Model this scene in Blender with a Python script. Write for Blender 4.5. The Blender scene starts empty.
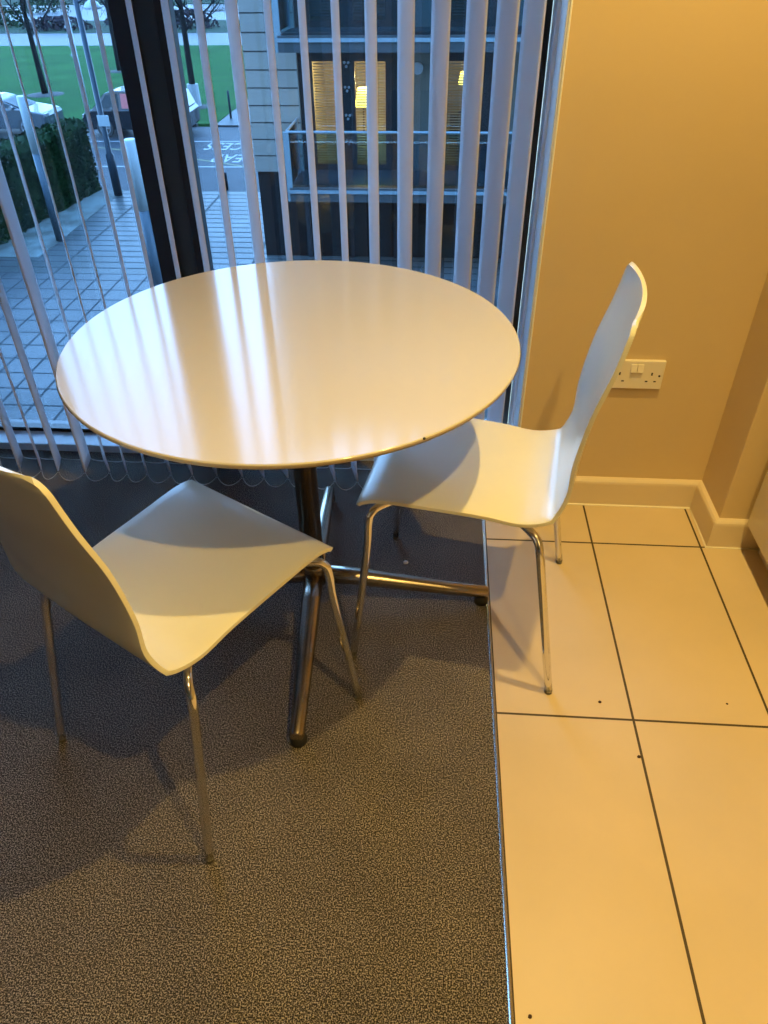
import bpy, math, random
from mathutils import Vector, Matrix
random.seed(7)
scene = bpy.context.scene
COL = scene.collection
PI = math.pi

# ------------------------------------------------------------------ mesh builder
class MB:
    def __init__(self): self.v=[]; self.f=[]; self.m=[]
    def add(self, vs, fs, mi=0):
        o=len(self.v); self.v+= [tuple(p) for p in vs]; self.f+=[tuple(o+i for i in f) for f in fs]; self.m+=[mi]*len(fs); return self
    def box(self, x0,x1,y0,y1,z0,z1, mi=0):
        vs=[(x,y,z) for x in (x0,x1) for y in (y0,y1) for z in (z0,z1)]
        return self.add(vs,[(0,1,3,2),(4,6,7,5),(0,4,5,1),(2,3,7,6),(0,2,6,4),(1,5,7,3)],mi)
    def quad(self,a,b,c,d,mi=0): return self.add([a,b,c,d],[(0,1,2,3)],mi)
    def tube(self, pts, radii, n=12, cap=True, squash=1.0, up=None, mi=0):
        pts=[Vector(p) for p in pts]
        if not isinstance(radii,(list,tuple)): radii=[radii]*len(pts)
        vs=[];fs=[]; prev=None
        for i,p in enumerate(pts):
            t=(pts[min(i+1,len(pts)-1)]-pts[max(i-1,0)]).normalized()
            if prev is None:
                a=Vector(up) if up else (Vector((0,0,1)) if abs(t.z)<.9 else Vector((1,0,0)))
            else: a=prev
            a=(a-t*a.dot(t)).normalized(); prev=a; b=t.cross(a)
            for k in range(n):
                w=2*PI*k/n; vs.append(p+(a*math.cos(w)*squash+b*math.sin(w))*radii[i])
        for i in range(len(pts)-1):
            for k in range(n):
                fs.append((i*n+k,i*n+(k+1)%n,(i+1)*n+(k+1)%n,(i+1)*n+k))
        if cap:
            fs.append(tuple(range(n-1,-1,-1))); fs.append(tuple((len(pts)-1)*n+k for k in range(n)))
        return self.add(vs,fs,mi)
    def lathe(self, prof, c=(0,0,0), n=48, mi=0):
        vs=[];fs=[]
        for r,z in prof:
            for k in range(n):
                w=2*PI*k/n; vs.append((c[0]+r*math.cos(w),c[1]+r*math.sin(w),c[2]+z))
        for i in range(len(prof)-1):
            for k in range(n): fs.append((i*n+k,i*n+(k+1)%n,(i+1)*n+(k+1)%n,(i+1)*n+k))
        fs.append(tuple(range(n-1,-1,-1))); fs.append(tuple((len(prof)-1)*n+k for k in range(n)))
        return self.add(vs,fs,mi)
    def disc_x(self, c, r, w, n=20, mi=0):      # cylinder whose axis is Y
        self.tube([(c[0],c[1]-w/2,c[2]),(c[0],c[1]+w/2,c[2])], r, n, up=(0,0,1), mi=mi); return self
    def prism(self, poly, y0, y1, mi=0):         # xz polygon swept along y
        n=len(poly); vs=[(x,y0,z) for x,z in poly]+[(x,y1,z) for x,z in poly]
        fs=[tuple(range(n)),tuple(range(2*n-1,n-1,-1))]+[((i+1)%n,i,n+i,n+(i+1)%n) for i in range(n)]
        return self.add(vs,fs,mi)
    def build(self, name, mat, parent=None, smooth=False, bevel=0, seg=2, recalc=True):
        me=bpy.data.meshes.new(name); me.from_pydata(self.v,[],self.f); 
        mats=mat if isinstance(mat,(list,tuple)) else [mat]
        for m in mats: me.materials.append(m)
        if len(mats)>1:
            for p,mi in zip(me.polygons,self.m): p.material_index=mi
        if recalc:
            import bmesh
            bm=bmesh.new(); bm.from_mesh(me); bmesh.ops.recalc_face_normals(bm,faces=bm.faces); bm.to_mesh(me); bm.free()
        if smooth:
            for p in me.polygons: p.use_smooth = len(p.vertices)<=4
        o=bpy.data.objects.new(name,me); COL.objects.link(o)
        if parent: o.parent=parent
        if bevel:
            b=o.modifiers.new('bevel','BEVEL'); b.width=bevel; b.segments=seg; b.limit_method='ANGLE'; b.angle_limit=math.radians(40)
        return o

def empty(name, loc=(0,0,0), rz=0):
    o=bpy.data.objects.new(name,None); o.empty_display_size=.1; COL.objects.link(o); o.location=loc; o.rotation_euler=(0,0,rz); return o
def tag(o,label,cat,group=None,kind=None):
    o['label']=label; o['category']=cat
    if group: o['group']=group
    if kind: o['kind']=kind
    return o
def struct(o): o['kind']='structure'; return o
def copy_tree(o,parent=None):
    c=o.copy(); COL.objects.link(c)
    if parent: c.parent=parent
    for ch in [x for x in list(bpy.data.objects) if x.parent==o]: copy_tree(ch,c)
    return c
def smooth_path(P,n=6):
    P=[Vector(p) for p in P]; Q=[2*P[0]-P[1]]+P+[2*P[-1]-P[-2]]; o=[]
    for i in range(1,len(Q)-2):
        for k in range(n):
            t=k/n; a,b,c,d=Q[i-1:i+3]
            o.append(.5*(2*b+(c-a)*t+(2*a-5*b+4*c-d)*t*t+(3*b-a-3*c+d)*t**3))
    o.append(Q[-2]); return o

# ------------------------------------------------------------------ materials
def mat(name, color, rough=.5, metal=0, spec=.5, emit=None, estr=1.0, coat=0):
    m=bpy.data.materials.new(name); m.use_nodes=True; b=m.node_tree.nodes['Principled BSDF']
    b.inputs['Base Color'].default_value=(*color,1); b.inputs['Roughness'].default_value=rough
    b.inputs['Metallic'].default_value=metal; b.inputs['Specular IOR Level'].default_value=spec
    if coat: b.inputs['Coat Weight'].default_value=coat; b.inputs['Coat Roughness'].default_value=.05
    if emit: b.inputs['Emission Color'].default_value=(*emit,1); b.inputs['Emission Strength'].default_value=estr
    return m
def nt(m): return m.node_tree.nodes, m.node_tree.links, m.node_tree.nodes['Principled BSDF']
def noise_mat(name, c1, c2, scale, rough=.6, lo=.35, hi=.65, bump=0, bscale=None, detail=4, metal=0, spec=.5, dist=0.01):
    m=mat(name,c1,rough,metal,spec); N,L,b=nt(m)
    tc=N.new('ShaderNodeTexCoord'); n=N.new('ShaderNodeTexNoise'); n.inputs['Scale'].default_value=scale; n.inputs['Detail'].default_value=detail
    r=N.new('ShaderNodeValToRGB'); r.color_ramp.elements[0].position=lo; r.color_ramp.elements[1].position=hi
    r.color_ramp.elements[0].color=(*c1,1); r.color_ramp.elements[1].color=(*c2,1)
    L.new(tc.outputs['Object'],n.inputs['Vector']); L.new(n.outputs['Fac'],r.inputs['Fac']); L.new(r.outputs['Color'],b.inputs['Base Color'])
    if bump:
        n2=N.new('ShaderNodeTexNoise'); n2.inputs['Scale'].default_value=bscale or scale; n2.inputs['Detail'].default_value=3
        bp=N.new('ShaderNodeBump'); bp.inputs['Strength'].default_value=bump; bp.inputs['Distance'].default_value=dist
        L.new(tc.outputs['Object'],n2.inputs['Vector']); L.new(n2.outputs['Fac'],bp.inputs['Height']); L.new(bp.outputs['Normal'],b.inputs['Normal'])
    return m

M={}
M['wall']=noise_mat('magnolia_wall_paint',(.65,.50,.285),(.675,.52,.295),3,.62,bump=.05,bscale=260,dist=.002)
M['white_paint']=mat('white_satin_paint',(.74,.62,.44),.35)
M['ceiling']=mat('ceiling_white',(.70,.69,.66),.9)
M['jamb']=noise_mat('white_jamb_paint',(.82,.84,.86),(.84,.86,.88),9,.4)
M['seal']=mat('white_sealant',(.85,.80,.66),.4)
# carpet: grey brown speckled loop pile
def carpet():
    m=mat('grey_speckled_carpet',(.1,.09,.08),.95,spec=.15); N,L,b=nt(m)
    tc=N.new('ShaderNodeTexCoord')
    n1=N.new('ShaderNodeTexNoise'); n1.inputs['Scale'].default_value=400; n1.inputs['Detail'].default_value=3
    n2=N.new('ShaderNodeTexNoise'); n2.inputs['Scale'].default_value=5; n2.inputs['Detail'].default_value=6
    r=N.new('ShaderNodeValToRGB'); e=r.color_ramp.elements
    e[0].position=.39; e[0].color=(.014,.014,.017,1); e[1].position=.62; e[1].color=(.40,.345,.29,1)
    k=r.color_ramp.elements.new(.5); k.color=(.074,.064,.057,1)
    r2=N.new('ShaderNodeValToRGB'); r2.color_ramp.elements[0].color=(.80,.80,.82,1); r2.color_ramp.elements[1].color=(1.1,1.1,1.08,1)
    r2.color_ramp.elements[0].position=.3; r2.color_ramp.elements[1].position=.7
    mx=N.new('ShaderNodeMix'); mx.data_type='RGBA'; mx.blend_type='MULTIPLY'; mx.inputs['Factor'].default_value=1
    bp=N.new('ShaderNodeBump'); bp.inputs['Strength'].default_value=.7; bp.inputs['Distance'].default_value=.004
    for n in (n1,n2): L.new(tc.outputs['Object'],n.inputs['Vector'])
    L.new(n1.outputs['Fac'],r.inputs['Fac']); L.new(n2.outputs['Fac'],r2.inputs['Fac'])
    L.new(r.outputs['Color'],mx.inputs['A']); L.new(r2.outputs['Color'],mx.inputs['B']); L.new(mx.outputs['Result'],b.inputs['Base Color'])
    L.new(n1.outputs['Fac'],bp.inputs['Height']); L.new(bp.outputs['Normal'],b.inputs['Normal'])
    return m
M['carpet']=carpet()
def grid_mat(name, c1, c2, cg, sx, sy, ox, oy, gw, rough, nscale=2.5, grough=.8, bump=.4, lo=.3, hi=.75, spec=.5):
    """tiles of sx by sy with joints of width gw at ox+k*sx, oy+k*sy"""
    m=mat(name,c1,rough,spec=spec); N,L,b=nt(m)
    geo=N.new('ShaderNodeNewGeometry'); sp=N.new('ShaderNodeSeparateXYZ'); L.new(geo.outputs['Position'],sp.inputs[0])
    def joint(out,s,o):
        a=N.new('ShaderNodeMath'); a.operation='SUBTRACT'; a.inputs[1].default_value=o-s/2; L.new(out,a.inputs[0])
        w=N.new('ShaderNodeMath'); w.operation='FLOORED_MODULO'; w.inputs[1].default_value=s; L.new(a.outputs[0],w.inputs[0])
        d=N.new('ShaderNodeMath'); d.operation='SUBTRACT'; d.inputs[1].default_value=s/2; L.new(w.outputs[0],d.inputs[0])
        e=N.new('ShaderNodeMath'); e.operation='ABSOLUTE'; L.new(d.outputs[0],e.inputs[0])
        g=N.new('ShaderNodeMath'); g.operation='LESS_THAN'; g.inputs[1].default_value=gw/2; L.new(e.outputs[0],g.inputs[0])
        return g.outputs[0]
    j=N.new('ShaderNodeMath'); j.operation='MAXIMUM'; L.new(joint(sp.outputs[0],sx,ox),j.inputs[0]); L.new(joint(sp.outputs[1],sy,oy),j.inputs[1])
    n=N.new('ShaderNodeTexNoise'); n.inputs['Scale'].default_value=nscale; n.inputs['Detail'].default_value=8; L.new(geo.outputs['Position'],n.inputs['Vector'])
    r=N.new('ShaderNodeValToRGB'); r.color_ramp.elements[0].color=(*c1,1); r.color_ramp.elements[1].color=(*c2,1); r.color_ramp.elements[0].position=lo; r.color_ramp.elements[1].position=hi
    L.new(n.outputs['Fac'],r.inputs['Fac'])
    mx=N.new('ShaderNodeMix'); mx.data_type='RGBA'; L.new(j.outputs[0],mx.inputs['Factor']); L.new(r.outputs['Color'],mx.inputs['A']); mx.inputs['B'].default_value=(*cg,1)
    L.new(mx.outputs['Result'],b.inputs['Base Color'])
    mr=N.new('ShaderNodeMapRange'); L.new(j.outputs[0],mr.inputs['Value']); mr.inputs['To Min'].default_value=rough; mr.inputs['To Max'].default_value=grough
    L.new(mr.outputs[0],b.inputs['Roughness'])
    bp=N.new('ShaderNodeBump'); bp.invert=True; bp.inputs['Strength'].default_value=bump; bp.inputs['Distance'].default_value=.002
    L.new(j.outputs[0],bp.inputs['Height']); L.new(bp.outputs['Normal'],b.inputs['Normal'])
    return m
M['tile']=grid_mat('beige_porcelain_tile',(.60,.475,.30),(.67,.53,.34),(.075,.055,.03),.3,.6,.4627,1.0282,.0055,.40,nscale=4,spec=.35)
M['plastic_white']=mat('white_socket_plastic',(.80,.74,.64),.3)
M['dark_hole']=mat('black_hole',(.01,.01,.01),.6)
# table laminate: glossy white with fine swirled scratches
def laminate():
    m=mat('glossy_white_laminate',(.63,.59,.505),.12,coat=0); N,L,b=nt(m)
    tc=N.new('ShaderNodeTexCoord'); mp=N.new('ShaderNodeMapping'); mp.inputs['Location'].default_value=(.10,-.06,0)
    wv=N.new('ShaderNodeTexWave'); wv.wave_type='RINGS'; wv.rings_direction='Z'; wv.inputs['Scale'].default_value=48; wv.inputs['Distortion'].default_value=5; wv.inputs['Detail'].default_value=3; wv.inputs['Detail Scale'].default_value=1.5
    L.new(tc.outputs['Object'],mp.inputs[0]); L.new(mp.outputs[0],wv.inputs['Vector'])
    r=N.new('ShaderNodeValToRGB'); r.color_ramp.elements[0].position=.80; r.color_ramp.elements[1].position=1.0
    L.new(wv.outputs['Fac'],r.inputs['Fac'])
    n=N.new('ShaderNodeTexNoise'); n.inputs['Scale'].default_value=3.2; n.inputs['Detail'].default_value=3; L.new(tc.outputs['Object'],n.inputs['Vector'])
    r2=N.new('ShaderNodeValToRGB'); r2.color_ramp.elements[0].position=.48; r2.color_ramp.elements[1].position=.66; L.new(n.outputs['Fac'],r2.inputs['Fac'])
    mu=N.new('ShaderNodeMath'); mu.operation='MULTIPLY'; L.new(r.outputs['Color'],mu.inputs[0]); L.new(r2.outputs['Color'],mu.inputs[1])
    mr=N.new('ShaderNodeMapRange'); L.new(mu.outputs[0],mr.inputs['Value']); mr.inputs['To Min'].default_value=.12; mr.inputs['To Max'].default_value=.22
    L.new(mr.outputs[0],b.inputs['Roughness'])
    bp=N.new('ShaderNodeBump'); bp.inputs['Strength'].default_value=.05; bp.inputs['Distance'].default_value=.001
    n3=N.new('ShaderNodeTexNoise'); n3.inputs['Scale'].default_value=160; L.new(tc.outputs['Object'],n3.inputs['Vector'])
    L.new(n3.outputs['Fac'],bp.inputs['Height']); L.new(bp.outputs['Normal'],b.inputs['Normal'])
    return m
M['laminate']=laminate()
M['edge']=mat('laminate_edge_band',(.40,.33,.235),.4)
M['lacquer']=noise_mat('white_chair_lacquer',(.77,.735,.585),(.79,.755,.60),7,.26)
M['chrome']=mat('chrome_tube',(.78,.76,.73),.10,1)
M['steel']=noise_mat('satin_grey_steel',(.36,.30,.235),(.42,.35,.27),20,.27,metal=1)
M['capgrey']=mat('grey_foot_cap',(.10,.09,.08),.5)
M['rubber']=mat('black_rubber',(.015,.014,.013),.5)
M['black_frame']=mat('black_window_frame',(.012,.014,.016),.35)
M['dark_frame']=mat('dark_grey_window_frame',(.025,.038,.042),.4)
M['sill']=noise_mat('pale_aluminium_threshold',(.55,.60,.66),(.60,.66,.72),12,.35)
M['alu']=mat('aluminium_trim',(.75,.72,.66),.25,1)
def glass(name,tint=(.93,.97,1),fac_rough=0.0):
    m=bpy.data.materials.new(name); m.use_nodes=True; N=m.node_tree.nodes; L=m.node_tree.links; N.clear()
    o=N.new('ShaderNodeOutputMaterial'); t=N.new('ShaderNodeBsdfTransparent'); g=N.new('ShaderNodeBsdfGlossy'); fr=N.new('ShaderNodeFresnel'); mx=N.new('ShaderNodeMixShader')
    t.inputs[0].default_value=(*tint,1); g.inputs['Roughness'].default_value=fac_rough; fr.inputs[0].default_value=1.45
    L.new(fr.outputs[0],mx.inputs[0]); L.new(t.outputs[0],mx.inputs[1]); L.new(g.outputs[0],mx.inputs[2]); L.new(mx.outputs[0],o.inputs[0])
    return m
M['glass']=glass('window_glass',(.86,.95,.99))
M['balcony_glass']=glass('balcony_glass',(.50,.70,.78),.02)
def blind_mat():
    m=mat('blind_fabric',(.72,.75,.80),.8,spec=.2); N,L,b=nt(m)
    out=[n for n in N if n.type=='OUTPUT_MATERIAL'][0]
    tr=N.new('ShaderNodeBsdfTranslucent'); tr.inputs[0].default_value=(.95,.93,.95,1); mx=N.new('ShaderNodeMixShader'); mx.inputs[0].default_value=.72
    tc=N.new('ShaderNodeTexCoord'); mp=N.new('ShaderNodeMapping'); mp.inputs['Scale'].default_value=(400,400,60); n=N.new('ShaderNodeTexNoise'); n.inputs['Scale'].default_value=1
    bp=N.new('ShaderNodeBump'); bp.inputs['Strength'].default_value=.25; bp.inputs['Distance'].default_value=.001
    L.new(tc.outputs['Object'],mp.inputs[0]); L.new(mp.outputs[0],n.inputs['Vector']); L.new(n.outputs['Fac'],bp.inputs['Height']); L.new(bp.outputs['Normal'],b.inputs['Normal'])
    L.new(b.outputs[0],mx.inputs[1]); L.new(tr.outputs[0],mx.inputs[2]); L.new(mx.outputs[0],out.inputs[0])
    return m
M['blind']=blind_mat()
M['chain']=mat('blind_chain_plastic',(.70,.72,.72),.3)
M['cab']=mat('gloss_cream_cabinet',(.66,.58,.44),.12)
M['cab_edge']=mat('cabinet_carcass',(.70,.62,.48),.5)
M['worktop']=noise_mat('dark_worktop',(.05,.045,.04),(.12,.11,.10),60,.3)
# outside
M['paving']=grid_mat('wet_grey_paving',(0.0334,0.0375,0.0375),(0.0508,0.0545,0.0545),(0.0162,0.0192,0.0202),.6,.6,.1,.2,.05,.38,nscale=.9,bump=.3,lo=.35,hi=.65)
M['paving2']=grid_mat('wet_long_pavers',(0.033,0.0381,0.0356),(0.0634,0.0697,0.0685),(0.0254,0.0305,0.0305),2.4,.42,.1,.2,.08,.38,nscale=.45,bump=.3,lo=.38,hi=.62)
M['asphalt']=noise_mat('wet_asphalt',(0.0144,0.017,0.0197),(0.0197,0.0224,0.0251),1.2,.6,bump=.2,bscale=60)
M['road_white']=mat('road_paint_white',(0.182,0.182,0.175),.6)
M['road_yellow']=mat('road_paint_yellow',(0.0918,0.0864,0.0446),.6)
M['kerb']=mat('kerb_stone',(0.0264,0.0264,0.0251),.8)
M['path']=noise_mat('pale_path',(0.0174,0.0199,0.0217),(0.0222,0.0246,0.026),.8,.5)
M['grass']=noise_mat('lawn_grass',(0.00759,0.0337,0.00842),(0.0185,0.0605,0.0143),.55,.95,bump=.5,bscale=20,spec=.1,dist=.05,lo=.3,hi=.7)
M['grass2']=noise_mat('rough_far_grass',(0.00545,0.0131,0.00545),(0.0141,0.024,0.00979),.4,.95,spec=.1)
M['water']=noise_mat('still_water',(0.00118,0.00189,0.00259),(0.00353,0.00448,0.00532),.12,.5)
M['hedge']=noise_mat('hedge_leaves',(0.00245,0.00986,0.00345),(0.0111,0.0284,0.00862),3.5,.8,spec=.2)
M['bark']=noise_mat('dark_bark',(0.00529,0.00529,0.00529),(0.0113,0.0106,0.00984),8,.9)
M['twig']=noise_mat('winter_twigs',(0.0127,0.00996,0.0118),(0.0236,0.0182,0.02),2,.9)
M['treeguard']=mat('white_tree_guard',(0.157,0.168,0.173),.6)
M['soil']=mat('dark_soil',(0.00828,0.0066,0.00495),.95)
M['cladding']=noise_mat('pale_cladding_panels',(0.221,0.2,0.17),(0.243,0.218,0.184),1.1,.7)
M['joint']=mat('dark_panel_joint',(.018,.017,.016),.9)
M['bframe']=mat('anthracite_facade_frame',(.016,.018,.022),.5)
M['bdark']=noise_mat('dark_lower_panels',(0.00363,0.00462,0.00595),(0.00575,0.00695,0.00825),2,.5)
M['slab']=mat('balcony_slab_edge',(0.037,0.0443,0.0467),.6)
M['bmetal']=mat('pale_blue_metal',(0.138,0.181,0.198),.35)
M['pillar']=mat('light_facade_column',(0.113,0.113,0.101),.7)
M['roomwall']=mat('far_room_wall',(0.403,0.312,0.221),.9)
M['roomfloor']=mat('far_room_floor',(.16,.12,.09),.8)
M['vblind']=mat('far_venetian_slat',(0.425,0.374,0.323),.6)
M['shade']=mat('glowing_lamp_shade',(.9,.6,.2),.6,emit=(1.0,.62,.10),estr=5)
M['whiteclamp']=mat('white_glazing_clamp',(0.214,0.251,0.277),.4)
M['carpaint']=mat('dark_navy_car_paint',(0.00413,0.0052,0.00755),.18,coat=1)
M['silver']=mat('silver_car_paint',(0.0364,0.0434,0.0486),.22,coat=1)
M['carglass']=mat('dark_car_glass',(.012,.02,.024),.2,spec=.12)
M['tyre']=mat('tyre_rubber',(.015,.015,.015),.8)
M['alloy']=mat('alloy_wheel',(0.187,0.196,0.208),.3,.6)
M['red']=mat('red_window_panel',(0.304,0.0527,0.0486),.5)
M['post_white']=mat('white_frosted_post',(0.239,0.27,0.275),.4)
M['post_blue']=mat('blue_grey_post',(0.0385,0.058,0.0715),.4)
M['pole_dark']=mat('slate_blue_pole',(0.0124,0.0215,0.0297),.4)
M['crumb']=mat('brown_crumb',(.05,.025,.01),.9)
M['lint']=mat('white_lint',(.75,.75,.75),.9)

for k_,sp_ in (('paving',.12),('paving2',.12),('asphalt',.10),('path',.1),('grass',.03),('hedge',.04),('water',.35),('cladding',.1),('bdark',.2),('slab',.1),('bmetal',.2),('pillar',.1),('bframe',.25),('pole_dark',.2),('post_blue',.2),('bark',.05),('twig',.03),('silver',.3),('carpaint',.2),('road_white',.1),('road_yellow',.1),('post_white',.2),('kerb',.1)):
    b_=M[k_].node_tree.nodes['Principled BSDF']; b_.inputs['Specular IOR Level'].default_value=sp_
    if k_ in ('silver','carpaint'): b_.inputs['Coat Weight'].default_value=.25
# ------------------------------------------------------------------ room shell
WY=1.825            # wall beside the window
RX=.25              # window reveal
PX=.795             # pier side
PY=1.645            # pier front
RW=1.47             # right wall
LW=-4.6; BW=-5.2; CZ=2.42
struct(MB().box(LW,.155,BW,2.16,-.06,0).build('floor_carpet',M['carpet']))
struct(MB().box(.163,RW,BW,WY,-.06,0).build('floor_tiles',M['tile']))
t=MB(); t.tube([(.1588,BW,-.0005),(.1588,WY,-.0005)],.0052,8,squash=.55,up=(0,0,1)); t.box(.155,.163,BW,WY,-.06,-.001)
struct(t.build('trim_1',M['alu'],smooth=True))
struct(MB().box(LW,RW,BW,2.16,CZ,CZ+.1).build('ceiling',M['ceiling']))
struct(MB().box(RX,RW,WY,2.20,-.06,CZ).build('wall_back',M['wall']))
struct(MB().box(PX,RW,PY,WY,-.06,CZ).build('wall_pier',M['wall'],bevel=.003))
struct(MB().box(RW,RW+.1,BW,2.2,-.06,CZ).build('wall_right',M['wall']))
struct(MB().box(LW-.1,LW,BW,2.2,-.06,CZ).build('wall_left',M['wall']))
struct(MB().box(LW-.1,RW+.1,BW-.1,BW,-.06,CZ).build('wall_front',M['wall']))
struct(MB().box(LW,RX,1.98,2.2,2.25,CZ+.1).build('wall_lintel',M['wall']))
# the outside face of this building, seen mirrored in the windows opposite
for nm,bx in (('wall_outer_below',(-22,14,2.17,2.4,-5.14,-.2)),('wall_outer_above',(-22,14,2.2,2.4,2.3,13)),('wall_outer_left',(-22,LW-.1,2.2,2.4,-.2,2.3)),('wall_outer_right',(RX+.05,14,2.2,2.4,-.2,2.3))):
    struct(MB().box(*bx).build(nm,M['cladding']))
# jamb lining: ribbed white profile on the reveal
j=MB(); j.box(RX-.004,RX+.001,WY-.002,2.035,0,2.25)
j.box(RX-.008,RX-.003,WY+.002,WY+.060,0,2.25); j.box(RX-.012,RX-.003,1.965,2.03,0,2.25)
struct(j.build('trim_2',M['jamb'],bevel=.0015))
# skirting
def skirting(name, path, flip=1):
    prof=[(0,0),(.017,0),(.017,.078),(.0155,.085),(.011,.090),(.005,.0925),(0,.0925)]
    b=MB(); n=len(prof); vs=[]
    for x,y,nx,ny in path:
        for d,z in prof: vs.append((x+nx*d,y+ny*d,z))
    fs=[(i*n+k,i*n+(k+1)%n,(i+1)*n+(k+1)%n,(i+1)*n+k) for i in range(len(path)-1) for k in range(n)]
    fs+=[tuple(range(n)),tuple((len(path)-1)*n+k for k in range(n))]
    b.add(vs,fs); o=b.build(name,M['white_paint'],smooth=False); return struct(o)
skirting('baseboard_back',[(RX,WY,0,-1),(PX,WY,-1,-1)])
skirting('baseboard_right',[(PX,WY,-1,-1),(PX,PY,-1,-1),(RW,PY,0,-1)])
s=MB(); s.tube([(RX,WY-.0185,.001),(PX-.0185,WY-.0185,.001),(PX-.0185,PY-.0185,.001),(.93,PY-.0185,.001)],.0035,6)
struct(s.build('trim_3',M['seal']))

# window wall: a sliding glazed door in black frames
win=struct(empty('window_1',(0,2.1,0)))
def wp(mb,name,m,**k):
    mb.v=[(x,y-2.1,z) for x,y,z in mb.v]; return mb.build(name,m,win,**k)
wp(MB().box(LW,RX,2.006,2.16,-.06,.026),'threshold',M['sill'],bevel=.003)
wp(MB().box(LW,RX-.045,2.085,2.135,.026,.040),'gasket',M['black_frame'])
wp(MB().box(LW,RX,2.04,2.16,2.17,2.25),'head_rail',M['black_frame'])
wp(MB().box(.192,.236,2.035,2.15,.026,2.2),'stile',M['black_frame'],bevel=.002)
wp(MB().box(-.797,-.742,2.045,2.15,.026,2.2),'stile',M['black_frame'],bevel=.002)
g2=MB().box(-.742,-.690,2.060,2.15,.026,2.2); wp(g2,'stile',M['dark_frame'],bevel=.002)
wp(MB().box(-.692,-.672,2.056,2.15,.026,2.2),'stile',M['black_frame'],bevel=.002)
wp(MB().box(LW,LW+.06,2.045,2.15,.026,2.2),'stile',M['black_frame'],bevel=.002)
wp(MB().box(-2.75,-2.65,2.045,2.15,.026,2.2),'stile',M['black_frame'],bevel=.002)
wp(MB().box(LW+.06,-2.75,2.108,2.114,.03,2.18),'pane',M['glass'])
wp(MB().box(-2.65,-.797,2.108,2.114,.03,2.18),'pane',M['glass'])
wp(MB().box(-.672,.192,2.108,2.114,.03,2.18),'pane',M['glass'])

# ------------------------------------------------------------------ vertical blind
blind=tag(empty('vertical_blind',(0,1.90,0)),'pale grey vertical blind with narrow fabric slats and bead chains across the tall window','blind')
SL=[(-1.56,30),(-1.485,27),(-1.405,33),(-1.33,20),(-1.269,30),(-1.204,19),(-1.107,10),(-1.046,33.5),(-.983,29),(-.919,28.5),(-.84,29),(-.771,28.5),(-.693,28),(-.614,28),(-.54,27),(-.467,31),(-.389,22),(-.315,20),(-.242,18.5),(-.165,21.5),(-.09,27),(-.013,27.5),(.061,28),(.128,28),(.184,26)]
HW=.0445
ends=[]
for X,a in SL:
    a=math.radians(a); d=Vector((-math.sin(a),math.cos(a),0)); nrm=Vector((math.cos(a),math.sin(a),0))
    b=MB(); nx=6; zs=[.022,.06,.3,.7,1.2,1.7,2.12]; vs=[];fs=[]
    sway=random.uniform(-.003,.003)
    for z in zs:
        for k in range(nx+1):
            t=k/nx*2-1; p=d*(t*HW)+nrm*(.0035*(1-t*t)); vs.append((X+p.x+sway*(2.1-z)/2.1,p.y,z))
    for i in range(len(zs)-1):
        for k in range(nx): fs.append((i*(nx+1)+k,i*(nx+1)+k+1,(i+1)*(nx+1)+k+1,(i+1)*(nx+1)+k))
    b.add(vs,fs); o=b.build('slat',M['blind'],blind,smooth=True,recalc=False)
    so=o.modifiers.new('thick','SOLIDIFY'); so.thickness=.0008
    w=MB(); 
    w.box(-.041,.041,-.0022,.0022,.020,.050); w.v=[(X+sway+d.x*p[0]+nrm.x*p[1],d.y*p[0]+nrm.y*p[1],p[2]) for p in w.v]
    w.build('bottom_weight',M['blind'],o)
    ends.append((X+sway,d))
# bead chains: a loop from slat to slat along the front and the back edge
for side,(sx) in (('front',-1),('back',1)):
    for i in range(len(ends)-1):
        (xa,da),(xb,db)=ends[i],ends[i+1]
        A=Vector((xa+sx*da.x*.040,sx*da.y*.040,.026)); B=Vector((xb+sx*db.x*.040,sx*db.y*.040,.026))
        b=MB(); n=26
        for k in range(n+1):
            t=k/n; s4=4*t*(1-t)
            p=A.lerp(B,t)+Vector((0,sx*.028*s4 if sx<0 else .012*s4,-.0215*(s4**.45)))
            b.lathe([(.0002,-.0016),(.0013,-.001),(.0018,0),(.0013,.001),(.0002,.0016)],p,6)
        b.build('bead_chain',M['chain'],blind,smooth=True,recalc=False)
hr=MB(); hr.box(LW+.02,RX-.02,-.022,.022,2.13,2.17); hr.build('head_track',M['chain'],blind)

# ------------------------------------------------------------------ table
TX,TY,TZ,TR=-.2837,1.352,.732,.4485
table=tag(empty('round_table',(TX,TY,0),math.radians(2.9)),'round glossy white dining table on a four footed steel pedestal','table')
top=MB(); top.lathe([(TR-.035,-.018),(TR-.008,-.0115),(TR-.002,-.0095),(TR,-.0055),(TR-.0008,-.002),(TR-.0030,0)],(0,0,TZ),128)
to=top.build('tabletop',[M['laminate'],M['edge']],table)
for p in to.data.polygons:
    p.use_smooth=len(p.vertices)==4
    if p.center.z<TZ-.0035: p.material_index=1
chip=MB(); w=math.radians(-52.7-2.9)
chip.lathe([(.001,-.002),(.0024,-.001),(.0028,0),(.0022,.0011),(.0008,.0017)],((TR-.001)*math.cos(w),(TR-.001)*math.sin(w),TZ-.0015),10)
c=chip.build('edge_chip',M['dark_hole'],to); c['label']='small dark chip in the rim'
col=MB(); col.lathe([(.0265,.10),(.0265,.66),(.030,.668),(.030,.70)],(0,0,0),32)
col.build('column',M['steel'],table,smooth=True)
hub=MB(); hub.lathe([(.026,.070),(.030,.074),(.030,.126),(.0285,.130),(.0265,.132)],(0,0,0),32); hub.build('hub',M['steel'],table,smooth=True)
arms=MB()
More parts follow.
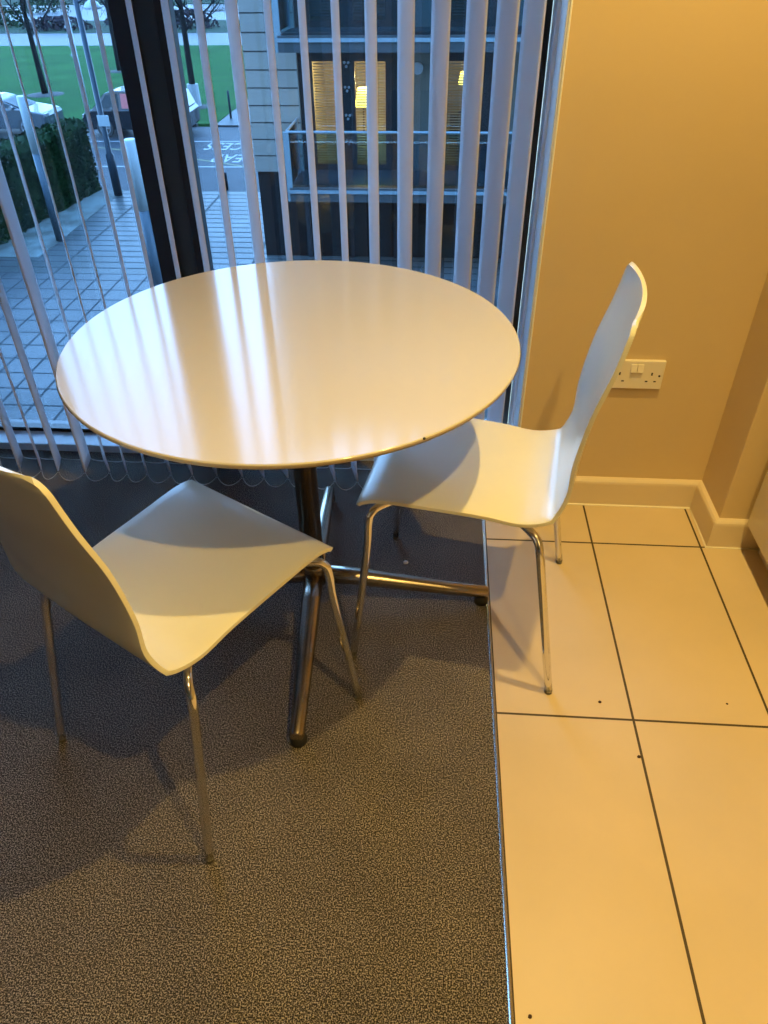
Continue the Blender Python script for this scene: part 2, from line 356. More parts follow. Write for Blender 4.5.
for k in range(4):
    a=k*PI/2+PI/4; arms.tube([(0,0,.703),(.33*math.cos(a),.33*math.sin(a),.709)],[.016,.010],8,squash=.6,up=(0,0,1))
arms.box(-.09,.09,-.09,.09,.700,.7142); arms.build('top_bracket',M['rubber'],table)
for k in range(4):
    a=k*PI/2; c_,s_=math.cos(a),math.sin(a)
    L_=MB(); P=[(.0,.098),(.10,.089),(.22,.069),(.34,.0495),(.434,.0365),(.441,.0355)]
    L_.tube([(r*c_,r*s_,z) for r,z in P],[.0245,.0240,.0215,.0185,.0165,.0135],16,squash=.9,up=(0,0,1))
    lo=L_.build('leg',M['steel'],table,smooth=True)
    F=MB(); F.lathe([(.015,.0),(.0185,.003),(.0185,.016),(.013,.026)],(.425*c_,.425*s_,0),16); F.build('foot_glide',M['rubber'],lo,smooth=True)

# ------------------------------------------------------------------ chairs
PROF=[[0.2225,0.4285,0.1956],[0.2091,0.4449,0.1932],[0.1644,0.4534,0.1903],[0.0611,0.449,0.1858],[-0.0429,0.4434,0.1827],[-0.1147,0.4355,0.1817],[-0.1673,0.4471,0.1787],[-0.1812,0.4635,0.1733],[-0.1958,0.5129,0.1699],[-0.1975,0.5832,0.1711],[-0.2129,0.6843,0.172],[-0.2373,0.7765,0.1693],[-0.2526,0.8532,0.1618]]
def shell_mesh():
    P=smooth_path([Vector(p) for p in PROF],8)
    s=[0]
    for i in range(1,len(P)): s.append(s[-1]+math.hypot(P[i].x-P[i-1].x,P[i].y-P[i-1].y))
    tot=s[-1]
    # resample: fine near both ends for rounded corners
    T=sorted(set([tot*i/64 for i in range(65)]+[.002,.004,.008,.013,.019,.026]+[tot-x for x in (.002,.004,.008,.013,.019,.026)]))
    def at(t):
        for i in range(len(s)-1):
            if t<=s[i+1]+1e-9:
                k=(t-s[i])/(s[i+1]-s[i]); return P[i].lerp(P[i+1],k)
        return P[-1]
    NX=16; vs=[];fs=[]
    for t in T:
        p=at(t); q=(at(min(t+.004,tot))-at(max(t-.004,0))); tx,tz=q.x,q.y; l=math.hypot(tx,tz); nx,nz=(tz/l,-tx/l)  # side that faces sitter
        w=p.z
        def rnd(d,r): return r-math.sqrt(max(0,r*r-(r-d)**2)) if d<r else 0
        w=w-rnd(t,.020)-rnd(tot-t,.020); ar=max(0,1-(tot-t)/.10); ar=.011*ar*ar
        hb=max(0,min(1,(p.y-.44)/.16)); bow=.018*hb*hb*(3-2*hb)
        for k in range(NX+1):
            u=k/NX*2-1
            # edge forward bow in the back, slight dish in the seat
            d=-bow*(1-u*u)
            vs.append((p.x+nx*d+tx/l*ar*(1-u*u),u*w,p.y+nz*d+tz/l*ar*(1-u*u)))
    for i in range(len(T)-1):
        for k in range(NX): 
            a=i*(NX+1)+k; fs.append((a,a+1,a+NX+2,a+NX+1))
    return vs,fs
def make_chair():
    root=empty('dining_chair')
    vs,fs=shell_mesh(); b=MB(); b.add(vs,fs)
    sh=b.build('seat_shell',M['lacquer'],root,smooth=True,recalc=False)
    so=sh.modifiers.new('ply','SOLIDIFY'); so.thickness=.0082; so.offset=-1; so.use_even_offset=True
    bv=sh.modifiers.new('round','BEVEL'); bv.width=.0032; bv.segments=3; bv.limit_method='ANGLE'; bv.angle_limit=math.radians(50)
    pl=MB(); pl.box(-.12,.12,-.06,.06,.424,.432); pl.build('mounting_plate',M['rubber'],root,bevel=.002)
    for sy in (1,-1):
        front=smooth_path([(.03,.05*sy,.4245),(.11,.12*sy,.4275),(.168,.174*sy,.4285),(.186,.192*sy,.418),(.192,.1985*sy,.392),(.198,.204*sy,.30),(.2305,.2265*sy,.006)],8)
        rear=smooth_path([(-.03,.05*sy,.4130),(-.08,.11*sy,.4130),(-.128,.158*sy,.4120),(-.154,.186*sy,.404),(-.164,.200*sy,.378),(-.178,.206*sy,.30),(-.2295,.2265*sy,.006)],8)
        for pts in (front,rear):
            lg=MB().tube(pts,.0088,14).build('leg',M['chrome'],root,smooth=True)
            e=pts[-1]; d=(pts[-1]-pts[-4]).normalized()
            MB().tube([e-d*.004,e+Vector((0,0,-.006))],[.0091,.0086],12).build('foot_cap',M['capgrey'],lg,smooth=True)
    return root
ch=make_chair()
def place(o,x,y,a,label):
    tag(o,label,'chair','white moulded chairs at the round table'); o.location=(x,y,0); o.rotation_euler=(0,0,math.radians(a))
a=.0078; place(ch,.097-.0013,1.350+.0042,170+math.degrees(.0078),'white moulded chair on chrome legs standing partly on the tiles, back towards the wall')
c2=copy_tree(ch); place(c2,-.4565-.0025,.9785-.0033,58+math.degrees(.0073),'white moulded chair on chrome legs standing wholly on the carpet, back towards the viewer')

# ------------------------------------------------------------------ socket
sk=tag(empty('wall_socket',(.534,WY,.431)),'double white plug socket with two rocker switches on the wall behind the chair','socket')
MB().box(-.073,.073,-.0125,0,-.0385,.043).build('plate',M['plastic_white'],sk,bevel=.002)
for x in (-.0085,.0085):
    r=MB(); r.prism([(x-.0075,.012),(x+.0075,.012),(x+.0075,.034),(x-.0075,.034)],-.0195,-.012)
    r.v=[(p[0],p[1]+(.005 if (p[2]>.03 and p[1]<-.015) else 0),p[2]) for p in r.v]
    r.build('rocker_switch',M['plastic_white'],sk,bevel=.0008)
for cx_ in (-.042,.042):
    for k,(dx,dz,w_,h_) in enumerate(((0,.006,.0022,.0042),(-.011,-.0155,.0034,.0018),(.011,-.0155,.0034,.0018))):
        MB().box(cx_+dx-w_,cx_+dx+w_,-.0129,-.0122,dz-h_,dz+h_).build('pin_hole',M['dark_hole'],sk)
for x in (-.062,.062):
    MB().tube([(x,-.0122,.001),(x,-.0131,.001)],.003,10).build('screw',M['dark_hole'],sk)

# ------------------------------------------------------------------ kitchen base units
def cabinet(y0,y1,label):
    o=empty('base_cabinet',(.855,(y0+y1)/2,0)); h=(y1-y0)/2
    tag(o,label,'cabinet','gloss kitchen base units')
    MB().box(.019,.575,-h,h,.10,.87).build('carcass',M['cab_edge'],o)
    d=MB().box(0,.018,-h+.0015,h-.0015,.102,.865).build('door',M['cab'],o,bevel=.001)
    hd=MB(); hd.tube([(0,h-.05,.78),(-.028,h-.05,.78),(-.028,h-.05,.62),(0,h-.05,.62)],.005,8); hd.build('handle',M['alu'],d)
    MB().box(.06,.078,-h,h,.0,.10).build('plinth',M['cab'],o)
    return o
cabinet(1.01,1.612,'gloss cream kitchen base unit beside the boxed-in wall corner')
# ------------------------------------------------------------------ small bits on the floor
def crumb(x,y,r,label,m='crumb',grp='brown crumbs on the tiles',nm='crumb',cat='crumb'):
    b=MB(); b.lathe([(r*.4,0),(r,r*.25),(r*.8,r*.7),(r*.3,r)],(0,0,0),7)
    b.v=[(p[0]*(1+.4*random.random()),p[1]*(1+.3*random.random()),p[2]) for p in b.v]
    o=b.build(nm,M[m]); o.location=(x,y,0); tag(o,label,cat,grp)
crumb(.397,1.072,.0032,'brown crumb on the tile just in front of the near chair leg')
crumb(.456,.935,.0036,'brown crumb lying against the long grout joint')
crumb(.189,.445,.0030,'brown crumb beside the metal carpet trim at the bottom edge')
crumb(.679,1.085,.0022,'tiny crumb on the right-hand tile nearest the cabinets')
crumb(-0.060,1.512,.0062,'white scrap of lint on the carpet under the chair beside the tiles','lint',None,'lint_scrap','lint')

# ================================================================== OUTSIDE (street level is 5.14 m below the room)
G=-5.14
struct(MB().box(-60,30,2.6,17.4,G-.3,G).build('ground_paving',M['paving']))
struct(MB().box(-60,30,17.4,25.0,G-.3,G-.004).build('ground_terrace',M['paving2']))
road=struct(MB().box(-80,30,25.0,35.6,G-.35,G-.06).build('ground_road',M['asphalt']))
def stripe(a,b,w,m):
    a=Vector((*a,G-.055));b=Vector((*b,G-.055)); d=(b-a).normalized(); n=Vector((-d.y,d.x,0))*w/2
    return MB().quad(a-n,b-n,b+n,a+n).build('painted_line',M[m],road)
stripe((-13.5,28.35),(-4.5,28.45),.13,'road_white'); stripe((-16,32.5),(-7.2,32.65),.12,'road_white')
stripe((-12.9,31.4),(-7.0,28.4),.15,'road_yellow'); stripe((-9.4,32.4),(-6.5,31.6),.14,'road_yellow'); stripe((-16.0,32.2),(-11.3,30.5),.15,'road_yellow')
stripe((-40,32.6),(-16.4,32.6),.12,'road_white'); stripe((-40,29.4),(-14,29.4),.12,'road_white')
def rtext(txt,x,y,sx,sy):
    cu=bpy.data.curves.new('painted_word','FONT'); cu.body=txt; cu.size=1; cu.extrude=.002; cu.align_x='LEFT'; cu.space_character=1.12; cu.offset=.012
    tmp=bpy.data.objects.new('tmp',cu); COL.objects.link(tmp); tmp.scale=(sx,sy,1)
    dg=bpy.context.evaluated_depsgraph_get(); me=bpy.data.meshes.new_from_object(tmp.evaluated_get(dg)); w=max(v.co.x for v in me.vertices)
    bpy.data.objects.remove(tmp); me.materials.clear(); me.materials.append(M['road_white'])
    o=bpy.data.objects.new('painted_word',me); COL.objects.link(o); o.parent=road
    o.scale=(sx,sy,1); o.rotation_euler=(0,0,PI); o.location=(x+w*sx,y,G-.053)
    o['label']='white painted word '+txt
rtext('ACCESS',-9.45,32.3,.66,1.75); rtext('CLEAR',-8.75,30.3,.66,1.75)
kb=MB(); kb.box(-80,-10.9,35.55,35.8,G-.1,G+.05); struct(kb.build('trim_4',M['kerb']))
struct(MB().box(-90,-10.1,35.8,66,G-.3,G+.02).build('ground_lawn',M['grass']))
struct(MB().box(-10.1,30,35.6,66,G-.3,G).build('ground_footpath',M['path']))
struct(MB().box(-90,40,66,75.5,G-.3,G+.01).build('ground_far_path',M['path']))
struct(MB().box(-120,60,75.5,88,G-.3,G+.03).build('ground_far_verge',M['grass2']))
struct(MB().box(-120,60,88,112,G-.3,G-.05).build('ground_pond',M['water']))
struct(MB().box(-260,160,112,330,G-.3,G+.02).build('ground_far_scrub',M['grass2']))

# ---- opposite block of flats
FY=18.9
bl=tag(empty('apartment_building',(-4.5,FY,G)),'pale panelled block of flats with dark lower storey across the paving','building')
def bp(mb,name,m,parent=None,**k):
    mb.v=[(x+4.5,y-FY,z-G) for x,y,z in mb.v]; return mb.build(name,m,parent or bl,**k)
TOP=13.0; BX0,BX1=-3.32,4.6
w=MB(); w.box(-4.5,BX0,FY,FY+9,-3.10,TOP); w.box(BX1,12,FY,FY+9,-3.10,TOP); w.box(BX0,BX1,FY+4.2,FY+9,-3.10,TOP)
bp(w,'clad_wall',M['cladding'])
jn=MB(); z=-3.10
while z<TOP:
    z+=.355
    jn.box(-4.505,BX0,FY-.004,FY+.002,z-.012,z+.012); jn.box(-4.504,-4.49,FY,FY+9,z-.012,z+.012)
bp(jn,'panel_joints',M['joint'])
bp(MB().box(-4.47,12,FY+.06,FY+9,G,-3.10),'dark_plinth_wall',M['bdark'])
# ground-floor frames
gf=MB()
for x in (-3.3,-2.2,-1.1,0,1.1,2.2,3.3): bp(MB().box(x-.05,x+.05,FY-.02,FY+.06,G,-3.4),'ground_floor_frame',M['bframe'])

def storey(z0, lit):
    """glazing between slab z0 and z0+2.6; window bays in the recess"""
    zt=z0+2.59; rec=FY+.12
    bays=[(-3.24,-3.04,'d'),(-3.04,-2.42,'w'),(-2.42,-2.08,'d'),(-2.08,-1.30,'w'),(-1.30,-.70,'d'),(-.70,-.30,'p'),(-.30,.02,'d'),(.02,.78,'w'),(.78,1.2,'d'),(1.2,1.9,'p'),(1.9,2.6,'w'),(2.6,3.2,'d'),(3.2,3.9,'w'),(3.9,4.6,'d')]
    fr=MB(); fr.box(BX0,BX1,rec,rec+.10,zt-.30,zt+.02); fr.box(BX0,BX1,rec,rec+.1,z0,z0+.08)
    pl=MB()
    for x0,x1,k in bays:
        if k=='d': fr.box(x0,x1,rec,rec+.10,z0+.08,zt-.30)
        elif k=='p': bp(MB().box(x0,x1,rec-.04,rec+.12,z0,zt),'light_column',M['pillar'])
    fr.box(BX0,-3.24,rec,rec+.1,z0,zt)
    bp(fr,'facade_frame',M['bframe'])
    for x0,x1,k in bays:
        if k!='w': continue
        wf=MB(); wf.box(x0,x0+.04,rec-.01,rec+.06,z0+.08,zt-.3); wf.box(x1-.04,x1,rec-.01,rec+.06,z0+.08,zt-.3); wf.box(x0+.04,x1-.04,rec-.01,rec+.06,zt-.34,zt-.3); wf.box(x0+.04,x1-.04,rec-.01,rec+.06,z0+.08,z0+.12)
        wo=bp(wf,'window',M['bframe'])
        bp(MB().box(x0+.04,x1-.04,rec+.02,rec+.03,z0+.12,zt-.34),'pane',M['glass'],parent=wo)
        vb=MB(); zz=z0+.2
        while zz<zt-.38:
            vb.add([(x0+.05,rec+.10,zz),(x1-.05,rec+.10,zz),(x1-.05,rec+.135,zz+.018),(x0+.05,rec+.135,zz+.018)],[(0,1,2,3)]); zz+=.055
        bp(vb,'venetian_blind',M['vblind'],parent=wo)
    # flat interior
    rm=MB()
    rm.box(BX0,BX1,FY+4.0,FY+4.1,z0,zt); rm.box(BX0,BX0+.05,rec+.2,FY+4,z0,zt); rm.box(BX1-.05,BX1,rec+.2,FY+4,z0,zt); rm.box(-1.1,-1.05,rec+.2,FY+4,z0,zt)
    bp(rm,'interior_wall',M['roomwall']); bp(MB().box(BX0,BX1,rec+.12,FY+4,z0-.02,z0+.01),'interior_floor',M['roomfloor'])
    # balcony
    sl=MB().box(-3.40,BX1,17.35,FY+.12,z0-.30,z0-.06); so=bp(sl,'balcony_slab',M['slab'])
    ls=MB().box(-3.42,BX1,17.33,17.36,z0-.12,z0-.05); bp(ls,'drip_edge',M['bmetal'],parent=so)
    bp(MB().box(-3.40,BX1,17.35,FY+4,z0-.06,z0-.005),'balcony_deck',M['slab'],parent=so)
    bal=MB(); bal.tube([(-3.40,17.42,z0+1.12),(BX1,17.42,z0+1.12)],.028,8); bal.tube([(-3.40,17.42,z0+1.12),(-3.40,FY,z0+1.12)],.028,8)
    bo=bp(bal,'handrail',M['bmetal'])
    bp(MB().box(-3.46,-3.34,17.36,17.46,z0-.3,z0+1.12),'baluster_post',M['bmetal'],parent=bo); bp(MB().box(-3.44,-3.37,18.7,18.78,z0-.1,z0+1.12),'baluster_post',M['bmetal'],parent=bo)
    for x in (-1.6,.4,2.4): bp(MB().box(x-.02,x+.02,17.44,17.48,z0-.1,z0+1.12),'baluster_post',M['bmetal'],parent=bo)
    bp(MB().box(-3.34,BX1,17.41,17.425,z0+.05,z0+1.10),'glass_panel',M['balcony_glass'],parent=bo)
    bp(MB().box(-3.41,-3.395,17.48,18.7,z0+.05,z0+1.10),'glass_panel',M['balcony_glass'],parent=bo)
    # small white three-lobed door fittings on the dark post
    for dz in (.62,1.15,1.72,2.2):
        cl=MB()
        for k in range(3):
            aa=k*2*PI/3+.5; cl.tube([(-2.22+.05*math.cos(aa),rec-.03,z0+dz+.05*math.sin(aa)),(-2.22+.05*math.cos(aa),rec,z0+dz+.05*math.sin(aa))],.028,10)
        bp(cl,'door_fitting',M['whiteclamp'])
    lp=MB(); lp.tube([(-.62,rec-.10,z0+2.12),(-.62,rec-.04,z0+2.12)],.12,20); bp(lp,'round_wall_light',M['whiteclamp'])
storey(-3.07,True); storey(-.18,False); storey(2.71,False); storey(5.6,False); storey(8.5,False)
bp(MB().box(BX0,BX1,17.9,FY+4.2,11.1,11.5),'roof_slab',M['slab'])

# lamps inside the lit flat opposite
def far_lamp(x,y,z,r,label,energy):
    o=empty('table_lamp',(x,y,z)); tag(o,label,'lamp')
    s=MB(); s.lathe([(r*1.05,-r),(r*.7,r)],(0,0,0),16); s.build('lamp_shade',M['shade'],o,smooth=True)
    p=MB(); p.lathe([(.10,-r-.62),(.10,-r-.60),(.02,-r-.55),(.02,-r)],(0,0,0),12); p.build('base',M['bframe'],o)
    st=MB(); 
    li=bpy.data.lights.new('lamp_glow','POINT'); li.energy=energy; li.color=(1,.60,.20); li.shadow_soft_size=.15
    lo=bpy.data.objects.new('lamp_glow',li); COL.objects.link(lo); lo.location=(x,y,z+r+.2)
far_lamp(-1.98,20.3,-1.72,.20,'glowing yellow lamp behind the venetian blind of the flat opposite',300)
far_lamp(.45,20.6,-1.35,.13,'small glowing lamp in the right-hand lit window opposite',110)
sb=MB(); sb.box(-2.35,-1.65,20.1,20.5,-3.06,-2.55).build('sideboard',M['roomfloor'])
tag(bpy.data.objects['sideboard'],'dark low sideboard carrying the glowing lamp in the flat opposite','cabinet')
sb=MB(); sb.box(.15,.75,20.4,20.8,-3.06,-2.11).build('side_cupboard',M['roomfloor'])
tag(bpy.data.objects['side_cupboard'],'dark cupboard under the small lamp in the flat opposite','cabinet')

# ---- hedge
def hedge():
    a=Vector((-13.1,9.0,0)); b=Vector((-11.25,25.0,0)); d=(b-a); L=d.length; d.normalize(); n=Vector((-d.y,d.x,0))
    W,H=.8,2.05; mb=MB(); vs=[];fs=[]
    NS=int(L/.16); ring=[]
    prof=[(0,0),(0,.5),(0,1.0),(0,1.5),(.02,1.9),(.12,H),(.4,H+.03),(.68,H),(.78,1.9),(.8,1.5),(.8,0)]
    for i in range(NS+1):
        for (u,z) in prof:
            j=lambda s:random.uniform(-s,s)
            p=a+d*(L*i/NS+j(.04))+n*(u+j(.07)); vs.append((p.x,p.y,G+z+(j(.05) if z>0 else 0)))
    m=len(prof)
    for i in range(NS):
        for k in range(m-1): fs.append((i*m+k,i*m+k+1,(i+1)*m+k+1,(i+1)*m+k))
    fs.append(tuple(range(m))); fs.append(tuple(NS*m+k for k in range(m)))
    mb.add(vs,fs)
    for _ in range(9000):
        t=random.random()*L; r=random.random()
        if r<.62: u=-.03+random.uniform(-.07,.03); z=random.uniform(.03,H)
        elif r<.85: u=random.uniform(0,.8); z=H+random.uniform(-.03,.08)
        else: t=L+random.uniform(-.03,.07); u=random.uniform(0,.8); z=random.uniform(.03,H)
        p=a+d*t+n*u; p.z=G+z; s=random.uniform(.04,.08)
        e1=Vector((random.gauss(0,1),random.gauss(0,1),random.gauss(0,1))).normalized(); e2=e1.orthogonal().normalized()
        mb.add([p-e1*s,p+e2*s*.55,p+e1*s,p-e2*s*.55],[(0,1,2,3)])
    o=mb.build('hedge',M['hedge'],recalc=False); tag(o,'long clipped dark green hedge beside the paved forecourt','hedge')
hedge()
struct(MB().box(-13.2,-10.4,18.5,25.0,G-.02,G+.006).build('ground_soil_strip',noise_mat('mossy_edge',(.035,.04,.03),(.08,.10,.09),1.6,.8,lo=.4,hi=.6)))

# ---- posts and lamp posts
def light_post(x,y,label):
    o=empty('light_post',(x,y,G)); tag(o,label,'light post','frosted light posts')
    MB().lathe([(.115,0),(.115,2.20)],(0,0,0),20).build('post',M['post_blue'],o,smooth=True)
    MB().lathe([(.118,2.20),(.118,3.47),(.10,3.5)],(0,0,0),20).build('diffuser',M['post_white'],o,smooth=True)
light_post(-10.4,19.9,'round post with frosted white top standing in front of the hedge')
light_post(-5.98,15.1,'round post with frosted white top half hidden by the black window stile')
o=tag(empty('street_lamp',(-10.4,24.4,G)),'slate blue street lamp column carrying a small white sign','street lamp')
MB().lathe([(.13,0),(.13,1.2),(.085,1.25),(.075,6.2)],(0,0,0),16).build('column',M['pole_dark'],o,smooth=True)
MB().box(-.10,.26,-.11,-.09,2.02,2.32).build('sign_plate',M['post_white'],o)
h_=MB(); h_.tube([(0,0,5.1),(.2,0,5.2),(.36,0,5.15)],.03,8); h_.build('arm',M['pole_dark'],o)
MB().lathe([(.24,0),(.23,.06),(.17,.15),(.08,.20),(.02,.21)],(.44,0,4.98),20).build('lamp_head',M['post_white'],o,smooth=True)
def bollard(x,y,h,r,label,mt='pole_dark'):
    o=MB().lathe([(r,0),(r,h*.93),(r*.8,h*.97),(r*.3,h)],(0,0,0),14).build('bollard',M[mt],smooth=True); o.location=(x,y,G-.06 if y>25 else G); tag(o,label,'bollard','dark street bollards')
bollard(-9.95,24.6,.95,.055,'thin dark bollard just right of the street lamp foot')
bollard(-7.1,25.4,.55,.07,'dark bollard at the road edge near the block of flats')
bollard(-9.75,37.2,1.2,.05,'slim post at the start of the pale footpath beyond the road')
o=tag(empty('marker_pole',(-16.3,37.0,G)),'slender white pole with small side brackets on the lawn','pole')
MB().lathe([(.07,0),(.055,3.9)],(0,0,0),12).build('pole',M['post_white'],o,smooth=True)
for z in (2.5,2.85,3.2,3.55): MB().box(-.22,.05,-.04,.04,z-.04,z+.05).build('bracket',M['post_white'],o)

# ---- cars
def car(name,x,y,face,paint,label,red=False,suv=True):
    o=empty(name,(x,y,G-.06)); tag(o,label,'car')
    Hh=1.68 if suv else 1.42; L=4.5; W=1.82
    s=-1 if face<0 else 1   # nose direction
    body=[(0,.35),(0,.72),(.10,.86),(.95,1.0),(1.05,1.02),(4.35,1.04),(4.5,.9),(4.5,.4),(4.40,.28),(3.95,.28),(3.85,.55),(3.6,.68),(3.35,.55),(3.25,.28),(1.25,.28),(1.15,.55),(.9,.68),(.65,.55),(.55,.28),(.1,.28)]
    cabin=[(.42,.98),(1.05,Hh-.10),(1.4,Hh),(3.9,Hh-.02),(4.2,Hh-.12),(4.42,1.03)] if suv else [(1.0,.98),(1.85,Hh-.08),(2.2,Hh),(3.2,Hh-.02),(3.55,Hh-.1),(4.2,1.02)]
    if suv: body[2]=(.10,.90); body[3]=(.40,1.0); body[4]=(.5,1.02)
    def X(pl): return [((u if s<0 else L-u),z) for u,z in pl]
    bm=MB().prism(X(body),-W/2,W/2); bo=bm.build('body',M[paint],o,bevel=.05,seg=3)
    cb=MB().prism(X(cabin),-W/2+.10,W/2-.10)
    cb.v=[(p[0],p[1]*(.86 if p[2]>1.2 else 1),p[2]) for p in cb.v]; cb.build('cabin',M[paint],o,bevel=.03)
    # side glass slightly proud of the cabin
    gz=[(1.25,1.06),(1.85,Hh-.14),(2.55,Hh-.09),(2.55,1.06)]; g2=[(2.63,1.06),(2.63,Hh-.09),(3.5,Hh-.10),(3.5,1.06)]; g3=[(3.58,1.06),(3.58,Hh-.10),(3.95,Hh-.13),(4.15,1.08)]
    if suv: gz=[(.72,1.06),(1.12,Hh-.14),(1.62,Hh-.09),(1.62,1.06)]; g2=[(1.74,1.06),(1.74,Hh-.09),(2.5,Hh-.10),(2.5,1.06)]; g3=[(2.6,1.06),(2.6,Hh-.10),(3.95,Hh-.13),(4.15,1.08)]
    for side in (-1,1):
        for gi,pl in enumerate((gz,g2,g3)):
            vs=[]
            for u,z in X(pl):
                yy=(W/2-.10)*(1-(.14*(min(z,Hh)-1.0)/(Hh-1.0) if z>1 else 0))+.012
                vs.append((u,side*yy,z))
            mm='red' if (red and gi==1) else 'carglass'
            MB().add(vs,[tuple(range(4))]).build('side_window',M[mm],o)
    ws=MB(); u0,z0_,u1,z1=(.44,1.01,1.04,Hh-.12) if suv else (1.02,1.02,1.74,Hh-.12)
    k=.012
    pts=[(u0-k,-W/2+.16,z0_+k),(u0-k,W/2-.16,z0_+k),(u1-k,(W/2-.22),z1+k),(u1-k,-(W/2-.22),z1+k)]
    ws.add([((p[0] if s<0 else L-p[0]),p[1],p[2]) for p in pts],[(0,1,2,3)]); ws.build('windscreen',M['carglass'],o)
    for u in (.9,3.6):
        for side in (-1,1):
            uu=u if s<0 else L-u
            wl=MB().disc_x((uu,side*(W/2-.10),.34),.34,.22,24).build('wheel',M['tyre'],o,smooth=True)
            hb=MB(); hb.disc_x((uu,side*(W/2+.012),.34),.06,.02,12)
            for q in range(5):
                a=q*2*PI/5; c_,s_=math.cos(a),math.sin(a); hb.tube([(uu,side*(W/2+.013),.34),(uu+.21*c_,side*(W/2+.013),.34+.21*s_)],.028,6)
            hb.tube([(uu+.22*math.cos(2*PI*i/20),side*(W/2+.012),.34+.22*math.sin(2*PI*i/20)) for i in range(21)],.018,6,cap=False)
            hb.build('alloy_rim',M['alloy'],wl)
    MB().tube([((1.35 if s<0 else L-1.35),-W/2-.08,1.08),((1.35 if s<0 else L-1.35),-W/2+.05,1.05)],.075,10).build('wing_mirror',M[paint],o)
    MB().box(*( (.0-.01,.06) if s<0 else (L-.06,L+.01)),-W/2+.08,-W/2+.42,.72,.84).build('headlamp',M['alloy'],o,bevel=.01)
car('parked_car',-15.05,34.25,-1,'carpaint','dark navy people carrier with a red panel in its side window parked at the kerb',red=True)
car('parked_car',-21.2,34.35,1,'silver','silver car parked behind the hedge, its nose towards the dark car',suv=False)

# ---- trees
def branch(mb,p,d,L,r,lv,spread,up=.15):
    n=3; pts=[p];rad=[r]; q=p.copy(); dd=d.copy()
    for i in range(n):
        dd=(dd+Vector((random.gauss(0,.10),random.gauss(0,.10),up*.3+random.gauss(0,.05)))).normalized(); q=q+dd*L/n; pts.append(q.copy()); rad.append(r*(1-.42*(i+1)/n))
    mb.tube(pts,rad,5 if lv<2 else 3,cap=False)
    if lv<=0: return
    k=3 if lv>1 else 4
    for i in range(k+ (1 if lv>2 else 0)):
        t=random.uniform(.35,1); b=pts[0].lerp(pts[-1],t) if t<.99 else pts[-1]
        idx=min(n-1,int(t*n)); b=pts[idx].lerp(pts[idx+1],t*n-idx)
        s=Vector((random.gauss(0,1),random.gauss(0,1),random.gauss(0,.5))); s=(s-dd*s.dot(dd)).normalized()
        nd=(dd*(1-spread*.45)+s*spread).normalized()
        branch(mb,b,nd,L*random.uniform(.62,.82),max(rad[-1]*.62,.008),lv-1,spread,up)
def tree(x,y,trunk_h,r,Hc,label,group=None,levels=4,mtr='bark',seed=1,guard=False,lean=(0,0),nb=7,name='bare_tree'):
    random.seed(seed); o=empty(name,(x,y,G)); tag(o,label,'tree',group)
    mb=MB(); pts=[(0,0,0),(lean[0]*.3,lean[1]*.3,trunk_h*.4),(lean[0],lean[1],trunk_h),(lean[0]*1.3,lean[1]*1.3,trunk_h+Hc*.5)]
    mb.tube(pts,[r*1.15,r,r*.85,r*.35],9); mb.build('trunk',M['bark'],o,smooth=True)
    cb=MB()
    for i in range(nb):
        a=i*2.4+random.random()*.5; z=trunk_h+Hc*.45*i/nb
        d=Vector((math.cos(a)*.8,math.sin(a)*.8,.55+.5*i/nb)).normalized()
        branch(cb,Vector((lean[0],lean[1],z)),d,Hc*.36,r*.42,levels-1,.75)
    cb.build('branches',M[mtr],o,recalc=False)
    if guard:
        gb=MB().lathe([(.31,0),(.27,1.0),(.25,1.0)],(0,0,0),16).build('tree_guard',M['treeguard'],o)
    return o
def soil(x,y,r):
    b=MB().lathe([(r,0),(r*.7,.05),(r*.2,.07)],(x,y,G+.015),20).build('soil_ring',M['soil']); return b
def ring(o,r): 
    b=MB().lathe([(r,.015),(r*.7,.06),(r*.2,.08)],(0,0,0),20).build('soil_ring',M['soil'],o)
t=tree(-21.3,43.4,2.6,.15,6.5,'bare winter tree with spreading crown on the lawn left of the dark car',seed=11,levels=5); ring(t,1.0)
t=tree(-20.3,52.0,2.8,.17,6.5,'bare winter tree on the lawn behind the dark car',seed=5); ring(t,.8)
t=tree(-12.15,39.9,3.1,.15,6.5,'bare winter tree with a white guard round its foot',seed=21,guard=True,levels=5); ring(t,.8)
t=tree(-17.6,61.5,1.6,.22,6.0,'small bare tree at the far side of the lawn',seed=8)
far=[(-62,118,'bare tree at the far left of the wood beyond the pond'),(-52,121,'second bare tree of the wood beyond the pond'),(-42,118,'bare tree seen through the crown of the nearest tree'),(-32,121,'bare tree beyond the pond right of the black stile'),(-22,118,'bare tree seen above the guarded tree'),(-57,135,'bare tree at the back left of the far wood'),(-47,136,'tall bare tree at the back of the far wood'),(-37,135,'bare tree at the back of the wood above the lamp head'),(-27,136,'bare tree at the back right of the far wood')]
for i,(x,y,l) in enumerate(far):
    tree(x,y,1.2,.22,7.5,l,'winter wood beyond the pond',levels=5,mtr='twig',seed=40+i,nb=9)
def bush(x,y,r,h,label,seed):
    random.seed(seed); mb=MB()
    for _ in range(700):
        a=random.random()*2*PI; q=random.random()**.5; z=random.random(); rr=r*q*math.sqrt(max(0.05,1-(z*.95)**2))
        p=Vector((rr*math.cos(a),rr*math.sin(a)*.7,h*z)); s=random.uniform(.10,.22)
        e1=Vector((random.gauss(0,1),random.gauss(0,1),random.gauss(0,1))).normalized(); e2=e1.orthogonal().normalized()
        mb.add([p-e1*s,p+e2*s*.6,p+e1*s,p-e2*s*.6],[(0,1,2,3)])
    o=mb.build('bush',random.choice([M['hedge'],M['twig'],M['grass2']]),recalc=False); o.location=(x,y,G); tag(o,label,'bush','bushes along the pond bank')
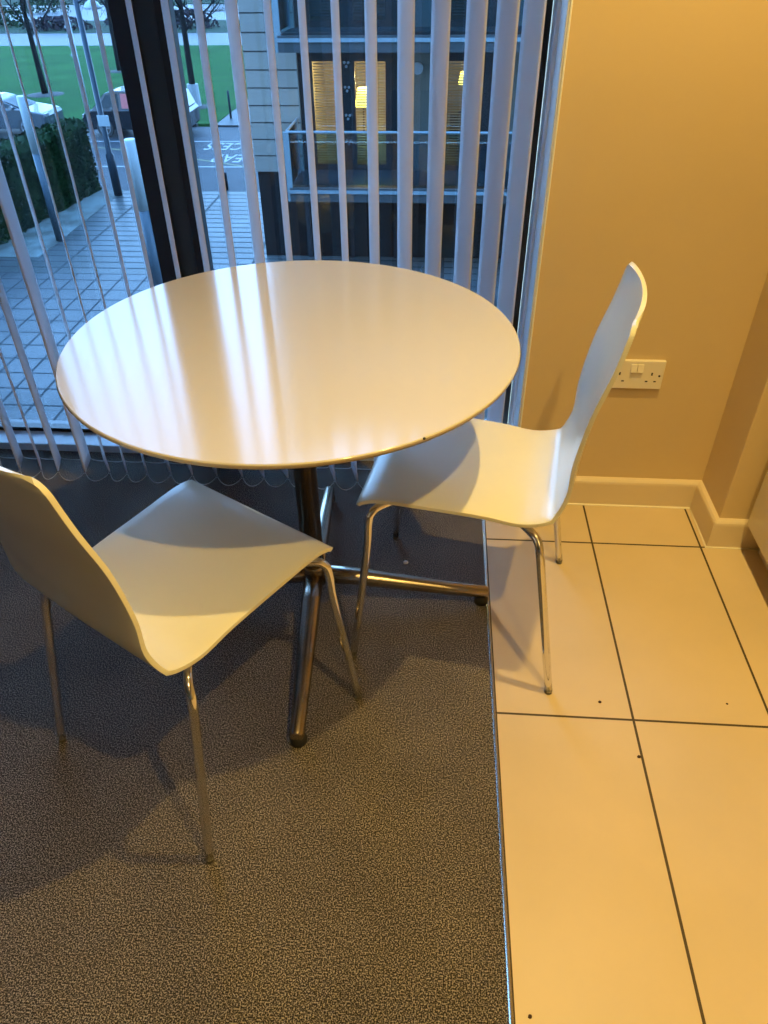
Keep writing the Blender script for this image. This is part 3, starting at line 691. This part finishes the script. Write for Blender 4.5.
for i,(x,y,r,h,l) in enumerate([(-52,80,4,1.2,'low bush at the left end of the pond bank'),(-43,82,3,1.6,'rounded bush on the near pond bank left of the first tree'),(-36,79,3.5,1.0,'low bush on the near pond bank behind the first tree'),(-30,83,3,1.5,'bush on the near pond bank by the lamp head'),(-24,80,3,1.4,'bush on the pond bank left of the guarded tree'),(-17,82,3,1.3,'bush on the pond bank behind the guarded tree'),(-47,100,3.5,1.6,'island bush in the middle of the pond'),(-35,104,4,1.8,'broad bush across the pond')]):
    bush(x,y,r,h,l,60+i)

# ------------------------------------------------------------------ light
w=bpy.data.worlds.new('dusk_sky'); scene.world=w; w.use_nodes=True; N=w.node_tree.nodes; L=w.node_tree.links; bg=N['Background']
tc=N.new('ShaderNodeTexCoord'); sp=N.new('ShaderNodeSeparateXYZ'); rp=N.new('ShaderNodeValToRGB')
L.new(tc.outputs['Generated'],sp.inputs[0]); L.new(sp.outputs[2],rp.inputs['Fac'])
rp.color_ramp.elements[0].position=0; rp.color_ramp.elements[0].color=(.36,.61,.96,1)
rp.color_ramp.elements[1].position=.8; rp.color_ramp.elements[1].color=(.20,.45,.95,1)
L.new(rp.outputs['Color'],bg.inputs['Color']); bg.inputs['Strength'].default_value=12.5
def downlight(x,y,e,ang=104):
    l=bpy.data.lights.new('ceiling_downlight','SPOT'); l.energy=e; l.color=(1,.68,.20); l.spot_size=math.radians(ang); l.spot_blend=.65; l.shadow_soft_size=.022
    o=bpy.data.objects.new('ceiling_downlight',l); COL.objects.link(o); o.location=(x,y,CZ-.03)
downlight(.50,1.14,112); downlight(.50,.14,84); downlight(.50,-.86,84)

# ------------------------------------------------------------------ camera
cam=bpy.data.cameras.new('camera'); co=bpy.data.objects.new('camera',cam); COL.objects.link(co)
Rw=[[.99743752,.03628648,-.06165778],[.0709269,-.6143965,.78580296],[-.00936830,-.78816255,-.61539583]]
Mx=Matrix(((Rw[0][0],-Rw[0][1],-Rw[0][2],0),(Rw[1][0],-Rw[1][1],-Rw[1][2],0),(Rw[2][0],-Rw[2][1],-Rw[2][2],1.3592),(0,0,0,1)))
co.matrix_world=Mx
cam.sensor_fit='VERTICAL'; cam.sensor_height=36; cam.lens=736.658/1024*36; cam.clip_start=.05; cam.clip_end=600
scene.camera=co
scene.view_settings.view_transform='Standard'; scene.view_settings.look='None'; scene.view_settings.gamma=1; scene.view_settings.exposure=0
try: scene.view_settings.use_curve_mapping=False
except Exception: pass
